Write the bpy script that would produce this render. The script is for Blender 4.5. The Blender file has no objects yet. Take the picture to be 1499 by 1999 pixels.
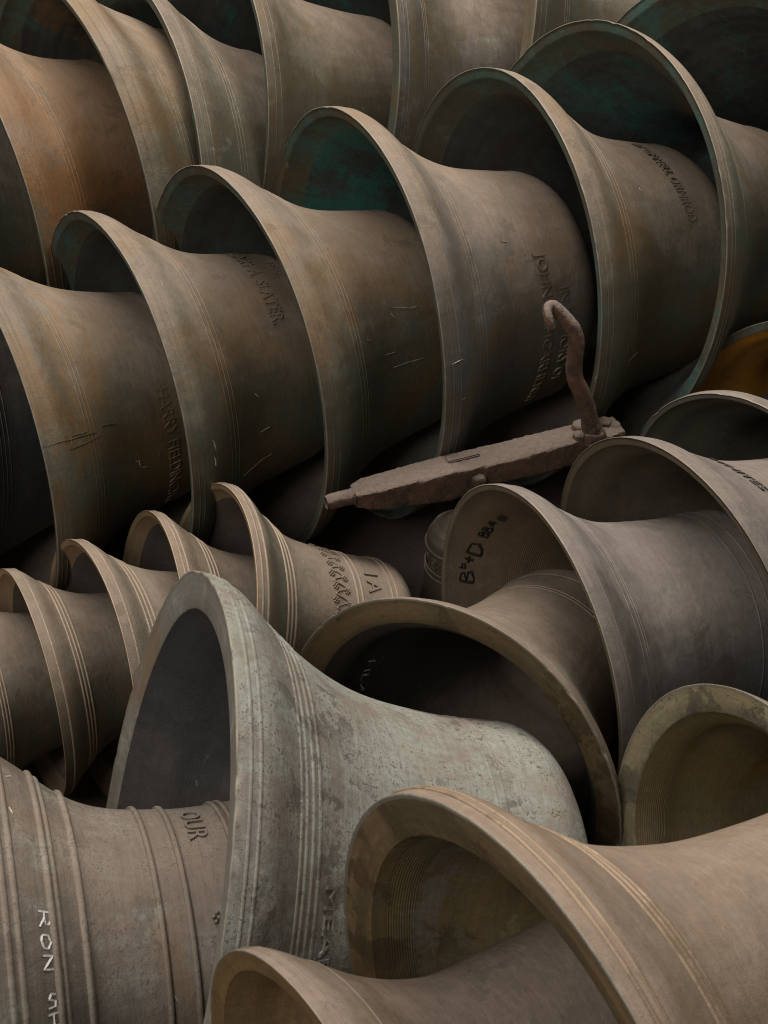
import bpy, math, random
import numpy as np
from mathutils import Vector, Matrix
rnd = random.Random(7)
S = bpy.context.scene
C = S.collection
PI = math.pi

# ------------------------------------------------------------------ camera
cam_d = bpy.data.cameras.new("camera")
cam_d.sensor_fit = 'VERTICAL'
cam_d.sensor_height = 24.0
cam_d.lens = 24.0 * 2800.0 / 1999.0
cam_d.clip_start = 0.05
cam_d.clip_end = 200
cam_d.dof.use_dof = True
cam_d.dof.focus_distance = 5.7
cam_d.dof.aperture_fstop = 7.0
cam = bpy.data.objects.new("camera", cam_d)
C.objects.link(cam)
cam.location = (0, 0, 4)
cam.rotation_euler = (math.radians(50), 0, 0)
S.camera = cam

# ------------------------------------------------------------------ light
world = bpy.data.worlds.new("World")
S.world = world
world.use_nodes = True
world.node_tree.nodes["Background"].inputs[0].default_value = (0.80, 0.90, 1.0, 1)
world.node_tree.nodes["Background"].inputs[1].default_value = 0.03

def area(name, loc, aim, size, power, col):
    d = bpy.data.lights.new(name, 'AREA')
    d.shape = 'RECTANGLE'
    d.size, d.size_y = size
    d.energy = power
    d.color = col
    o = bpy.data.objects.new(name, d)
    C.objects.link(o)
    o.location = loc
    v = Vector(aim) - Vector(loc)
    o.rotation_euler = v.to_track_quat('-Z', 'Y').to_euler()
    return o
area("skylight_lamp", (0.0, 8.0, 8.5), (0, 4.0, 0.5), (11.0, 3.5), 1560, (1.0, 0.95, 0.88))
area("front_fill_lamp", (-3.0, -1.5, 7.0), (0, 3.6, 0.5), (4.0, 3.0), 330, (1.0, 0.98, 0.95))  # fill added above the front to brighten camera-facing sides, not a real window

S.cycles.filter_width = 1.1
S.view_settings.view_transform = 'Standard'
S.view_settings.look = 'None'
S.view_settings.exposure = 0.0
S.view_settings.gamma = 1.0

# fitted placement of each bell: mouth centre x, y, z, heading, tilt, mouth radius, five profile radii, length
BELLS = {
    'T1': [-1.8973, 5.7735, 0.8964, 36.3737, 3.5302, 0.8982, 0.9581, 0.8419, 0.6898, 0.5977, 0.5563, 1.0],
    'T2': [-1.4579, 6.0869, 0.8899, 33.3653, 2.4387, 0.9219, 0.997, 0.8562, 0.7099, 0.46, 0.38, 0.8],
    'T3': [-1.2909, 6.3479, 0.7763, 30.6407, 11.5949, 0.9569, 0.96, 0.845, 0.69, 0.6, 0.56, 0.92],
    'T4': [-0.9616, 6.7947, 0.9122, 27.453, 12.5394, 0.8817, 0.96, 0.845, 0.69, 0.6, 0.56, 1.3],
    'T5': [-0.3236, 7.1664, 0.947, 22.6279, 11.7587, 0.9271, 0.96, 0.845, 0.69, 0.6, 0.56, 1.35],
    'T6': [0.3389, 7.6036, 1.0183, 20.9028, 14.0944, 0.9321, 0.96, 0.845, 0.69, 0.6, 0.56, 1.4],
    'T0': [-2.3021, 5.7632, 0.8072, 31.6797, 6.3308, 0.8196, 0.9611, 0.8464, 0.692, 0.6033, 0.5629, 0.9],
    'M1': [-1.5239, 4.3332, 0.7261, 32.922, 5.9246, 0.7244, 0.9826, 0.8642, 0.7054, 0.5977, 0.553, 1.15],
    'M2': [-1.0532, 4.5707, 0.7376, 30.548, 4.2989, 0.7314, 0.9767, 0.8648, 0.7043, 0.6166, 0.5418, 1.15],
    'M3': [-0.6075, 4.7531, 0.7803, 30.7533, 3.305, 0.7834, 0.9734, 0.8645, 0.7039, 0.6103, 0.5699, 1.15],
    'M4': [-0.142, 4.9777, 0.8507, 25.3816, 3.9977, 0.8368, 0.9782, 0.8436, 0.6868, 0.5961, 0.5609, 1.15],
    'M5': [0.44, 5.2271, 0.8692, 23.9277, 5.9104, 0.8659, 0.9707, 0.846, 0.6801, 0.5876, 0.5508, 1.15],
    'M6': [0.8293, 5.4117, 0.9475, 27.3656, 11.4042, 0.9072, 0.9643, 0.8365, 0.6626, 0.5497, 0.4959, 1.15],
    'S0': [-1.4964, 3.2741, 0.4075, 28.4875, 9.2677, 0.4143, 0.9565, 0.8405, 0.6866, 0.5768, 0.538, 1.25],
    'S1': [-1.2127, 3.3722, 0.4038, 27.2788, 6.1144, 0.406, 0.9691, 0.8358, 0.6798, 0.5909, 0.5526, 1.25],
    'S2': [-1.0047, 3.4025, 0.4433, 27.9688, 10.6387, 0.4511, 0.9725, 0.8403, 0.695, 0.6014, 0.5611, 1.25],
    'S3': [-0.8256, 3.6112, 0.4165, 20.8689, 13.8291, 0.429, 0.9793, 0.8667, 0.6942, 0.5918, 0.5564, 1.25],
    'S4': [-0.6393, 3.6605, 0.445, 18.8698, 21.6719, 0.4734, 0.9934, 0.8651, 0.6908, 0.5954, 0.5508, 1.6074],
    'G': [-0.6163, 2.2492, 0.8471, 8.7234, 19.1964, 0.828, 0.9726, 0.8528, 0.71, 0.6399, 0.6469, 1.3415],
    'H': [0.1763, 2.7729, 0.6595, 56.9481, 11.8444, 0.5719, 0.9543, 0.8379, 0.6798, 0.584, 0.5273, 1.6503],
    'I': [0.4468, 3.2512, 0.614, 23.1381, 4.3517, 0.6075, 0.9735, 0.8526, 0.707, 0.63, 0.6045, 1.5009],
    'J': [0.9611, 3.5154, 0.6208, 30.6146, -1.2527, 0.6167, 0.9667, 0.8558, 0.6985, 0.5721, 0.4993, 1.3],
    'K': [1.3192, 4.0055, 0.5422, 40.6992, 2.1184, 0.5454, 0.9828, 0.8716, 0.7064, 0.6113, 0.569, 1.5],
    'L': [1.6785, 4.5971, 0.5137, 59.9513, 8.4795, 0.5187, 0.96, 0.845, 0.69, 0.6, 0.56, 1.5],
    'N': [0.862, 2.215, 0.9927, 24.4516, 16.0136, 0.447, 0.96, 0.845, 0.69, 0.6, 0.56, 1.5],
    'P': [0.228, 1.3383, 1.4224, 31.0148, 5.2801, 0.6118, 0.9868, 0.8606, 0.6648, 0.5196, 0.4549, 1.6],
    'Q': [-0.1347, 1.2642, 1.3742, 32.9578, 6.6667, 0.4027, 0.9715, 0.8615, 0.6624, 0.5011, 0.4803, 1.9],
    'R': [-1.1218, 2.0405, 0.6704, 16.9147, 8.3746, 0.6892, 0.9494, 0.8416, 0.6436, 0.5569, 0.5565, 1.4609],
    'M0': [-1.8503, 4.4108, 0.7073, 30.5508, 10.8666, 0.7199, 0.9521, 0.8221, 0.7097, 0.6029, 0.5639, 0.9],
    'M7': [1.2905, 5.6009, 0.9734, 26.976, 18.5725, 1.0323, 0.96, 0.845, 0.69, 0.6, 0.56, 1.15],
}

# ------------------------------------------------------------------ material helpers
class NT:
    def __init__(s, name):
        s.m = bpy.data.materials.new(name)
        s.m.use_nodes = True
        s.t = s.m.node_tree
        s.n = s.t.nodes
        s.b = s.n["Principled BSDF"]
    def add(s, ty, ins=None, **kw):
        n = s.n.new(ty)
        for k, v in kw.items():
            setattr(n, k, v)
        for k, v in (ins or {}).items():
            if isinstance(v, bpy.types.NodeSocket):
                s.t.links.new(v, n.inputs[k])
            else:
                n.inputs[k].default_value = v
        return n
    def m2(s, op, a, b=0.0, c=None, clamp=False):
        n = s.n.new('ShaderNodeMath')
        n.operation = op
        n.use_clamp = clamp
        for i, v in enumerate((a, b) if c is None else (a, b, c)):
            if isinstance(v, bpy.types.NodeSocket):
                s.t.links.new(v, n.inputs[i])
            else:
                n.inputs[i].default_value = v
        return n.outputs[0]
    def ramp(s, v, a, b, lo=0.0, hi=1.0):
        n = s.add('ShaderNodeMapRange', {0: v, 1: a, 2: b, 3: lo, 4: hi}, interpolation_type='SMOOTHSTEP')
        return n.outputs[0]
    def mix(s, f, a, b):
        n = s.n.new('ShaderNodeMix')
        n.data_type = 'RGBA'
        for i, v in ((0, f), (6, a), (7, b)):
            if isinstance(v, bpy.types.NodeSocket):
                s.t.links.new(v, n.inputs[i])
            else:
                n.inputs[i].default_value = v if i == 0 else (*v, 1)
        return n.outputs[2]
    def noise(s, vec, scale, detail=4, rough=0.55, dist=0.0):
        n = s.add('ShaderNodeTexNoise', {'Vector': vec, 'Scale': scale, 'Detail': detail, 'Roughness': rough, 'Distortion': dist})
        return n.outputs[0]
    def link(s, a, name):
        s.t.links.new(a, s.b.inputs[name])

DUST = (0.240, 0.177, 0.131)

def bronze(name, seed, c1, c2, dust=0.88, d0=0.20, d1=1.0, rust=0.25, rustcol=(0.175, 0.098, 0.034), verd=0.15,
           verdcol=(0.045, 0.13, 0.11), pale=0.0, palecol=(0.30, 0.32, 0.27), dustcol=DUST, rough=0.43, metal=0.34,
           blot=0.0, blotcol=(0.10, 0.075, 0.06), bump=1.0, fleck=1.0, band=1.0, patch=0.30, stain=None):
    g = NT(name)
    tc = g.add('ShaderNodeTexCoord').outputs['Object']
    off = g.add('ShaderNodeVectorMath', {0: tc, 1: (seed * 3.17, seed * 1.71, seed * 2.3)}, operation='ADD').outputs[0]
    sp = g.add('ShaderNodeSeparateXYZ', {0: tc}).outputs
    r = g.m2('SQRT', g.m2('ADD', g.m2('MULTIPLY', sp[0], sp[0]), g.m2('MULTIPLY', sp[1], sp[1])))
    r = g.m2('MAXIMUM', r, 0.01)
    cx = g.m2('ADD', g.m2('DIVIDE', sp[0], r), seed)
    cy = g.m2('DIVIDE', sp[1], r)
    zz = g.m2('SUBTRACT', sp[2], r)
    cyl = g.add('ShaderNodeCombineXYZ', {0: cx, 1: cy, 2: g.m2('MULTIPLY', zz, 14.0)}).outputs[0]
    cyl2 = g.add('ShaderNodeCombineXYZ', {0: g.m2('MULTIPLY', cx, 3.0), 1: g.m2('MULTIPLY', cy, 3.0), 2: g.m2('MULTIPLY', zz, 90.0)}).outputs[0]
    # run marks that follow the slope of the wall (stretched along the axis)
    run = g.add('ShaderNodeCombineXYZ', {0: g.m2('MULTIPLY', cx, 16.0), 1: g.m2('MULTIPLY', cy, 16.0), 2: g.m2('MULTIPLY', sp[2], 2.0)}).outputs[0]
    n_big = g.noise(off, 2.3, 6, 0.6, 0.6)
    n_mid = g.noise(off, 9.0, 8, 0.65, 0.4)
    n_fin = g.noise(off, 60.0, 5, 0.7)
    n_grit = g.noise(off, 260.0, 2, 0.6)
    n_band = g.noise(cyl, 1.0, 5, 0.6, 0.3)
    n_lathe = g.noise(cyl2, 1.0, 3, 0.6)
    n_run = g.noise(run, 1.0, 5, 0.6, 0.4)
    f = g.m2('ADD', g.m2('MULTIPLY', n_big, 0.5), g.m2('MULTIPLY', n_band, 0.5))
    col = g.mix(g.ramp(f, 0.38, 0.62), c1, c2)
    col = g.mix(g.m2('MULTIPLY', g.ramp(n_mid, 0.5, 0.75), 0.35), col, tuple(x * 1.7 for x in c2))
    col = g.mix(g.m2('MULTIPLY', g.ramp(n_run, 0.55, 0.85), 0.15), col, tuple(x * 0.45 for x in c1))
    if rust:
        n_r = g.noise(off, 1.6, 7, 0.62, 0.8)
        rr = g.m2('MULTIPLY', g.ramp(g.m2('ADD', n_r, g.m2('MULTIPLY', n_band, 0.35)), 0.86 - 0.36 * rust, 1.0 - 0.30 * rust), min(1, 0.55 + rust * 0.4))
        rr = g.m2('MULTIPLY', rr, g.ramp(n_fin, 0.25, 0.55, 0.4, 1.0))
    if verd:
        n_v = g.noise(off, 3.4, 8, 0.7, 0.5)
        vv = g.m2('MULTIPLY', g.ramp(g.m2('ADD', n_v, g.m2('MULTIPLY', n_fin, 0.25)), 0.80 - 0.30 * verd, 0.95 - 0.25 * verd), 0.85)
        col = g.mix(vv, col, verdcol)
    if pale:
        n_p = g.noise(off, 4.5, 10, 0.72, 0.3)
        pp = g.ramp(g.m2('ADD', n_p, g.m2('MULTIPLY', n_run, 0.35)), 0.86 - 0.34 * pale, 1.02 - 0.3 * pale)
        pp = g.m2('MULTIPLY', pp, g.ramp(n_fin, 0.3, 0.6, 0.35, 1.0))
        col = g.mix(pp, col, palecol)
    if rust:
        col = g.mix(rr, col, rustcol)
    # dust settles on what faces up
    nz = g.add('ShaderNodeSeparateXYZ', {0: g.add('ShaderNodeNewGeometry').outputs['Normal']}).outputs[2]
    dn = g.m2('ADD', nz, g.m2('ADD', g.m2('MULTIPLY', n_big, 0.9), g.m2('MULTIPLY', n_mid, 0.35)))
    dn = g.m2('SUBTRACT', dn, 0.625)
    dn = g.m2('ADD', dn, g.m2('MULTIPLY', g.m2('SUBTRACT', n_band, 0.5), 0.25 * band))
    dd = g.ramp(dn, d0, d1)
    dd = g.m2('MULTIPLY', dd, g.ramp(n_fin, 0.2, 0.5, 0.82, 1.0))
    dd = g.m2('MULTIPLY', dd, dust)
    dcol = g.mix(g.ramp(n_mid, 0.3, 0.7), tuple(x * 0.86 for x in dustcol), tuple(x * 1.10 for x in dustcol))
    if rust:
        dcol = g.mix(g.m2('MULTIPLY', rr, 0.75), dcol, tuple(.35 * a + .65 * b for a, b in zip(rustcol, (0.235, 0.15, 0.078))))
    if pale:
        dcol = g.mix(g.m2('MULTIPLY', pp, 0.6), dcol, palecol)
    col = g.mix(dd, col, dcol)
    if blot:
        vo = g.add('ShaderNodeTexVoronoi', {'Vector': g.add('ShaderNodeVectorMath', {0: off, 1: g.add('ShaderNodeTexNoise', {'Vector': off, 'Scale': 12.0}).outputs[1]}, operation='ADD').outputs[0], 'Scale': 19.0}).outputs[0]
        bb = g.m2('MULTIPLY', g.ramp(vo, 0.34, 0.27), g.ramp(n_mid, 0.46, 0.54))
        col = g.mix(g.m2('MULTIPLY', bb, blot), col, blotcol)
    # crisp-edged patches of older skin
    n_q = g.noise(off, 7.0, 12, 0.68, 0.2)
    col = g.mix(g.m2('MULTIPLY', g.ramp(n_q, 0.575 - 0.07 * patch, 0.60 - 0.07 * patch), g.m2('MULTIPLY', g.ramp(n_big, 0.50 - 0.12 * patch, 0.62 - 0.12 * patch), patch)), col, tuple(x * 0.42 for x in c1))
    n_q2 = g.noise(off, 5.2, 12, 0.7, 0.2)
    col = g.mix(g.m2('MULTIPLY', g.ramp(n_q2, 0.60, 0.63), patch * 0.8), col, tuple(min(.5, x * 2.0) for x in c2))
    if stain:
        z0_, z1_, scol, amt = stain
        zn = g.m2('ADD', sp[2], g.m2('MULTIPLY', g.m2('SUBTRACT', n_q, 0.5), (z1_ - z0_) * 2.4))
        zm = g.m2('MULTIPLY', g.ramp(zn, z0_, z0_ + .012), g.ramp(zn, z1_ + .012, z1_))
        zm = g.m2('MULTIPLY', zm, g.ramp(n_mid, 0.34, 0.55))
        col = g.mix(g.m2('MULTIPLY', zm, amt), col, scol)
    # tiny pale scuffs and dark specks
    sc = g.add('ShaderNodeCombineXYZ', {0: g.m2('MULTIPLY', cx, 7.0), 1: g.m2('MULTIPLY', cy, 7.0), 2: g.m2('MULTIPLY', zz, 38.0)}).outputs[0]
    n_s = g.noise(sc, 1.0, 8, 0.75, 1.5)
    ss = g.m2('MULTIPLY', g.ramp(n_s, 0.61, 0.68), g.ramp(g.noise(off, 2.9, 2), 0.50, 0.62))
    col = g.mix(g.m2('MULTIPLY', ss, 0.75 * fleck), col, (0.36, 0.35, 0.29))
    s2 = g.add('ShaderNodeCombineXYZ', {0: g.m2('MULTIPLY', cx, 46.0), 1: g.m2('MULTIPLY', cy, 46.0), 2: g.m2('MULTIPLY', sp[2], 11.0)}).outputs[0]
    n_t = g.noise(s2, 1.0, 7, 0.72, 1.0)
    s3 = g.m2('MULTIPLY', g.ramp(n_t, 0.635, 0.70), g.ramp(g.noise(off, 4.1, 2), 0.52, 0.62))
    col = g.mix(g.m2('MULTIPLY', s3, 0.7 * fleck), col, (0.33, 0.33, 0.28))
    dk = g.ramp(g.noise(off, 95.0, 2, 0.5), 0.72, 0.77)
    col = g.mix(g.m2('MULTIPLY', dk, 0.55 * fleck), col, (0.05, 0.035, 0.025))
    col = g.mix(g.m2('MULTIPLY', g.ramp(n_lathe, 0.35, 0.65), 0.16), col, (0.05, 0.04, 0.03))
    col = g.mix(g.m2('MULTIPLY', g.ramp(n_fin, 0.62, 0.36), 0.12), col, (0.035, 0.027, 0.020))
    col = g.mix(g.m2('MULTIPLY', g.ramp(n_grit, 0.55, 0.75), 0.18), col, (0.36, 0.29, 0.23))
    g.link(col, 'Base Color')
    g.link(g.m2('ADD', g.m2('MULTIPLY', dd, 0.9 - rough), g.m2('ADD', rough - 0.06, g.m2('MULTIPLY', n_fin, 0.18)), clamp=True), 'Roughness')
    g.link(g.m2('MULTIPLY', g.m2('SUBTRACT', 1.0, dd), metal), 'Metallic')
    h = g.m2('ADD', g.m2('MULTIPLY', n_grit, 0.0014 * bump), g.m2('MULTIPLY', n_fin, 0.0016 * bump))
    h = g.m2('ADD', h, g.m2('MULTIPLY', n_mid, 0.006 * bump))
    h = g.m2('ADD', h, g.m2('MULTIPLY', n_lathe, 0.0012 * bump))
    bp = g.add('ShaderNodeBump', {'Height': h, 'Strength': 0.6, 'Distance': 1.0}).outputs[0]
    g.link(bp, 'Normal')
    return g.m

# ------------------------------------------------------------------ mesh helpers
def new_mesh(name, V, F, mat, smooth=True):
    me = bpy.data.meshes.new(name)
    V = np.asarray(V, np.float32)
    F = np.asarray(F, np.int32)
    k = F.shape[1]
    me.vertices.add(len(V))
    me.vertices.foreach_set('co', V.ravel())
    me.loops.add(F.size)
    me.loops.foreach_set('vertex_index', F.ravel())
    me.polygons.add(len(F))
    me.polygons.foreach_set('loop_start', np.arange(0, F.size, k, dtype=np.int32))
    me.polygons.foreach_set('loop_total', np.full(len(F), k, np.int32))
    me.polygons.foreach_set('use_smooth', np.full(len(F), smooth))
    me.materials.append(mat)
    me.update(calc_edges=True)
    me.validate()
    return me

def put(name, me, parent=None):
    o = bpy.data.objects.new(name, me)
    C.objects.link(o)
    if parent:
        o.parent = parent
    return o

def thing(name, label, cat, loc, rot=None, group=None):
    o = bpy.data.objects.new(name, None)
    C.objects.link(o)
    o.empty_display_size = 0.1
    if rot is not None:
        o.matrix_world = Matrix.Translation(loc) @ rot.to_4x4()
    else:
        o.location = loc
    o['label'] = label
    o['category'] = cat
    if group:
        o['group'] = group
    return o

def revolve(H, Rr, seg, wob=None, closed=False):
    """profile (H along z, Rr radius) turned about z; wob(phi, H) adds to the radius"""
    H = np.asarray(H, float); Rr = np.asarray(Rr, float)
    n = len(H)
    ph = np.linspace(0, 2 * PI, seg, endpoint=False)
    P, Hm = np.meshgrid(ph, H)
    Rm = np.repeat(Rr[:, None], seg, 1)
    Zm = Hm.copy()
    if wob is not None:
        dr, dz = wob(P, Hm, Rm)
        Rm = Rm + dr; Zm = Zm + dz
    V = np.stack([Rm * np.cos(P), Rm * np.sin(P), Zm], -1).reshape(-1, 3)
    i = np.arange(n - 1)[:, None]; j = np.arange(seg)[None, :]
    a = i * seg + j; b = i * seg + (j + 1) % seg
    F = np.stack([a, b, b + seg, a + seg], -1).reshape(-1, 4)
    return V, F

HK = np.array([0, .1, .25, .5, .85, 1.25, 1.7])
def outer_fn(c):
    r = np.array([1, *c, c[4] + (c[4] - c[3]) * .25])
    dh = np.diff(HK); d = np.diff(r) / dh
    m = np.empty(7)
    m[1:-1] = (d[:-1] * dh[1:] + d[1:] * dh[:-1]) / (dh[1:] + dh[:-1])
    m[0] = d[0] * 1.3 - m[1] * .3
    m[-1] = d[-1]
    def ev(h):
        h = np.asarray(h, float)
        i = np.clip(np.searchsorted(HK, h, side='right') - 1, 0, 5)
        w = HK[i + 1] - HK[i]; t = (h - HK[i]) / w
        return (2*t**3-3*t**2+1)*r[i]+(t**3-2*t**2+t)*w*m[i]+(-2*t**3+3*t**2)*r[i+1]+(t**3-t**2)*w*m[i+1]
    return ev

FONT = bpy.data.curves.new('f', 'FONT').font
def glyph_mesh(text, depth, bold=0.0, sx=1.0):
    cu = bpy.data.curves.new('txt', 'FONT')
    cu.body = text
    cu.extrude = depth
    cu.offset = bold
    cu.resolution_u = 4
    o = bpy.data.objects.new('txt', cu)
    C.objects.link(o)
    bpy.context.view_layer.update()
    dg = bpy.context.evaluated_depsgraph_get()
    me = bpy.data.meshes.new_from_object(o.evaluated_get(dg))
    bpy.data.objects.remove(o)
    bpy.data.curves.remove(cu)
    return me

class Bell:
    """a bell lying on its side: mouth at local z = 0, crown along +z"""
    def __init__(s, key, name, label, mo, ml, mi=None, fw=0.085, hf=0.012, rings=(), ringmat=None, grooves=None,
                 seg=256, group=None, chips=0.4, lipround=0.007, lines=(), edge=None, bevel=0.0):
        x, y, z, a, t, R, *c = BELLS[key]
        hs = c.pop()
        s.R, s.hs, s.key = R, hs, key
        a = math.radians(a); t = math.radians(t)
        n = Vector((math.cos(a) * math.cos(t), math.sin(a) * math.cos(t), -math.sin(t)))
        e1 = Vector((-math.sin(a), math.cos(a), 0))
        e2 = n.cross(e1)
        rot = Matrix((e1, e2, n)).transposed()
        s.t = thing(name, label, 'bell', Vector((x, y, z)), rot, group)
        s.ro = outer_fn(np.array(c))
        ro = s.ro
        rg = np.random.RandomState(abs(hash(key)) % 1000 if False else sum(map(ord, key)) * 7)
        amp = rg.normal(size=6) * 0.0012; ph0 = rg.uniform(0, 6.28, 6)
        chipp = rg.uniform(0, 6.28, 40); chips_a = rg.uniform(0.2, 1, 40) * 0.006 * chips; chw = rg.uniform(0.006, 0.03, 40)
        nz = rg.normal(size=24); npx = rg.uniform(0, 6.28, 24)
        def wob(P, H, Rm):
            d = 0
            for k in range(6):
                d = d + amp[k] * np.sin((k + 2) * P + ph0[k] + H * 3)
            for k in range(12):
                d = d + 0.00008 * nz[k] * np.sin((9 + 5 * k) * P + npx[k] + H * 2)
            near = np.exp(-(H / R / 0.012) ** 2) * (Rm > 0.97 * R)
            ch = 0
            for k in range(40):
                dphi = np.abs((P - chipp[k] + PI) % (2 * PI) - PI)
                ch = ch + chips_a[k] * np.exp(-(dphi / chw[k]) ** 2)
            return d * R - ch * near * R, ch * near * R * 0.4
        # outer wall
        e0 = lipround
        h1 = e0 + (0.30 - e0) * np.linspace(0, 1, 30) ** 1.25
        h2 = np.linspace(0.30, hs - .22, 34)[1:]
        th = np.linspace(0, PI / 2, 12)[1:]
        hh = np.concatenate([h1, h2, hs - .22 + .22 * np.sin(th)])
        r_s = float(ro(hs - .22))
        rr = np.concatenate([ro(h1), ro(h2), r_s * (.55 + .45 * np.cos(th))])
        hh = np.concatenate([hh, [hs + .012, hs + .02, hs + .022]])
        rr = np.concatenate([rr, [.40 * r_s, .2 * r_s, 0.001]])
        for (lh, lw, la) in lines:
            xs = np.linspace(lh - lw, lh + lw, 7)
            hh = np.concatenate([hh, xs]); rr = np.concatenate([rr, np.where(xs < hs - .22, ro(xs), 0)])
        if lines:
            o_ = np.argsort(hh[:-3] if True else hh, kind='stable')
            hb, rb = hh, rr
            # keep the closing cap last
            cap = [i for i in range(len(hb)) if hb[i] > hs - .22 + 1e-6]
            bod = [i for i in range(len(hb)) if hb[i] <= hs - .22 + 1e-6]
            bod.sort(key=lambda i: hb[i])
            cap.sort(key=lambda i: (hb[i], -rb[i]))
            hh = np.concatenate([hb[bod], hb[cap]]); rr = np.concatenate([rb[bod], rb[cap]])
            for (lh, lw, la) in lines:
                rr = rr + la * np.exp(-((hh - lh) / (lw * .45)) ** 2)
        def thick(h):
            return .055 + (fw - .055) * np.exp(-(h / .3) ** 2) + .04 * np.exp(-((h - .13) / .09) ** 2)
        # inner wall, run from the crown to the mouth so that its faces look inwards
        hi = np.concatenate([[hf + .002], np.linspace(hf + .010, max(bevel, hf + .04), 8), np.linspace(max(bevel, hf + .04), .35, 20)[1:], np.linspace(.35, hs - .2, 22)[1:]])
        if grooves:
            g0, g1, gn = grooves
            hi = np.unique(np.concatenate([hi, np.linspace(g0, g1, gn * 6 + 1)]))
        ri = ro(hi) - thick(hi) * (1 - np.exp(-((hi - hf) / .02))) - (fw + .004) * np.exp(-((hi - hf) / .02))
        if grooves:
            w = ((hi > g0) & (hi < g1))
            ri = ri + w * 0.0013 * np.cos((hi - g0) / (g1 - g0) * gn * 2 * PI)
        hi = np.concatenate([hi, [hs - .12, hs - .09, hs - .085]]); ri = np.concatenate([ri, [r_s * .78, r_s * .4, .001]])
        Vo, Fo = revolve(hh * R, rr * R, seg, wob)
        nb_ = int((hi < bevel - 1e-6).sum()) if bevel else 0
        bev_h, bev_r = hi[:nb_ + 1][::-1], ri[:nb_ + 1][::-1]
        Vi, Fi = revolve(hi[nb_:][::-1] * R, ri[nb_:][::-1] * R, seg, wob)
        s.body = put('bell_body', new_mesh('bell_body', Vo, Fo, mo), s.t)
        s.inner = put('inner_wall', new_mesh('inner_wall', Vi, Fi, mi or mo), s.t)
        # lip: the cut edge between the walls, with a small round on both corners
        fh = [*bev_h, hf, hf * .9, hf * .5, hf * .15 + .0, .0004, e0 * .35, e0]
        ri0 = float(ri[0])
        fr = [*bev_r, ri0 + .004, ri0 + .008, 1 - fw * .5, 1 - fw * .12, 1 - .0055, 1 - .0012, float(ro(e0))]
        fh, fr = np.array(fh), np.array(fr)
        Vl, Fl = revolve(fh * R, fr * R, seg, wob)
        lm = new_mesh('lip', Vl, Fl, ml)
        lm.materials.append(edge or WORN)
        mi_ = np.zeros(len(Fl), np.int32); mi_[-3 * seg:] = 1
        lm.polygons.foreach_set('material_index', mi_)
        s.lip = put('lip', lm, s.t)
        # cast moulding beads
        for (rh, rw, ra) in rings:
            u = np.linspace(-1, 1, 9)
            bh = rh + u * rw
            br = ro(bh) + ra * np.sqrt(np.maximum(0, 1 - u ** 2)) ** 0.8 - .0006
            br[0] -= .002; br[-1] -= .002
            nn = np.gradient(ro(bh), bh); nl = np.sqrt(1 + nn ** 2)
            bump_ = br - ro(bh)
            Vb, Fb = revolve((bh - bump_ * nn / nl) * R, (ro(bh) + bump_ / nl) * R, seg, wob)
            put('moulding_ring', new_mesh('moulding_ring', Vb, Fb, ringmat or mo), s.t)

    def surf(s, phi, h, lift=0.0, inside=False):
        """point on the wall at angle phi (radians) and height h (in mouth radii)"""
        eps = 1e-3
        if inside:
            r0 = s.rin(h); dr = (s.rin(h + eps) - s.rin(h - eps)) / (2 * eps)
            nl = np.sqrt(1 + dr ** 2)
            r = r0 * s.R - lift / nl; z = h * s.R + lift * dr / nl
        else:
            r0 = s.ro(h); dr = (s.ro(h + eps) - s.ro(h - eps)) / (2 * eps)
            nl = np.sqrt(1 + dr ** 2)
            r = r0 * s.R + lift / nl; z = h * s.R - lift * dr / nl
        return np.stack([r * np.cos(phi), r * np.sin(phi), z], -1)

    def text(s, txt, p0, p1, h0, h1, hgt, mat, name='inscription', depth=0.005, bold=0.0, inside=False, up=1, rev=1, per_letter=True, serif=False):
        """letters laid round the wall from angle p0 to p1 (deg), letter tops towards the crown; one part per word"""
        me = glyph_mesh(txt, 0.05, bold)
        co = np.empty(len(me.vertices) * 3, np.float32); me.vertices.foreach_get('co', co); co = co.reshape(-1, 3)
        x0, x1 = co[:, 0].min(), co[:, 0].max()
        y1 = 0.7
        u = (co[:, 0] - x0) / (x1 - x0)
        phi = np.radians(p0 + (p1 - p0) * u)
        h = h0 + (h1 - h0) * u + up * co[:, 1] / y1 * hgt
        lift = np.where(co[:, 2] > 0, depth, -0.004)
        P = s.surf(phi, h, lift, inside)
        me.vertices.foreach_set('co', P.astype(np.float32).ravel())
        me.materials.clear(); me.materials.append(mat)
        me.polygons.foreach_set('use_smooth', np.zeros(len(me.polygons), bool))
        me.name = name
        me.update()
        return put(name, me, s.t)

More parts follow.
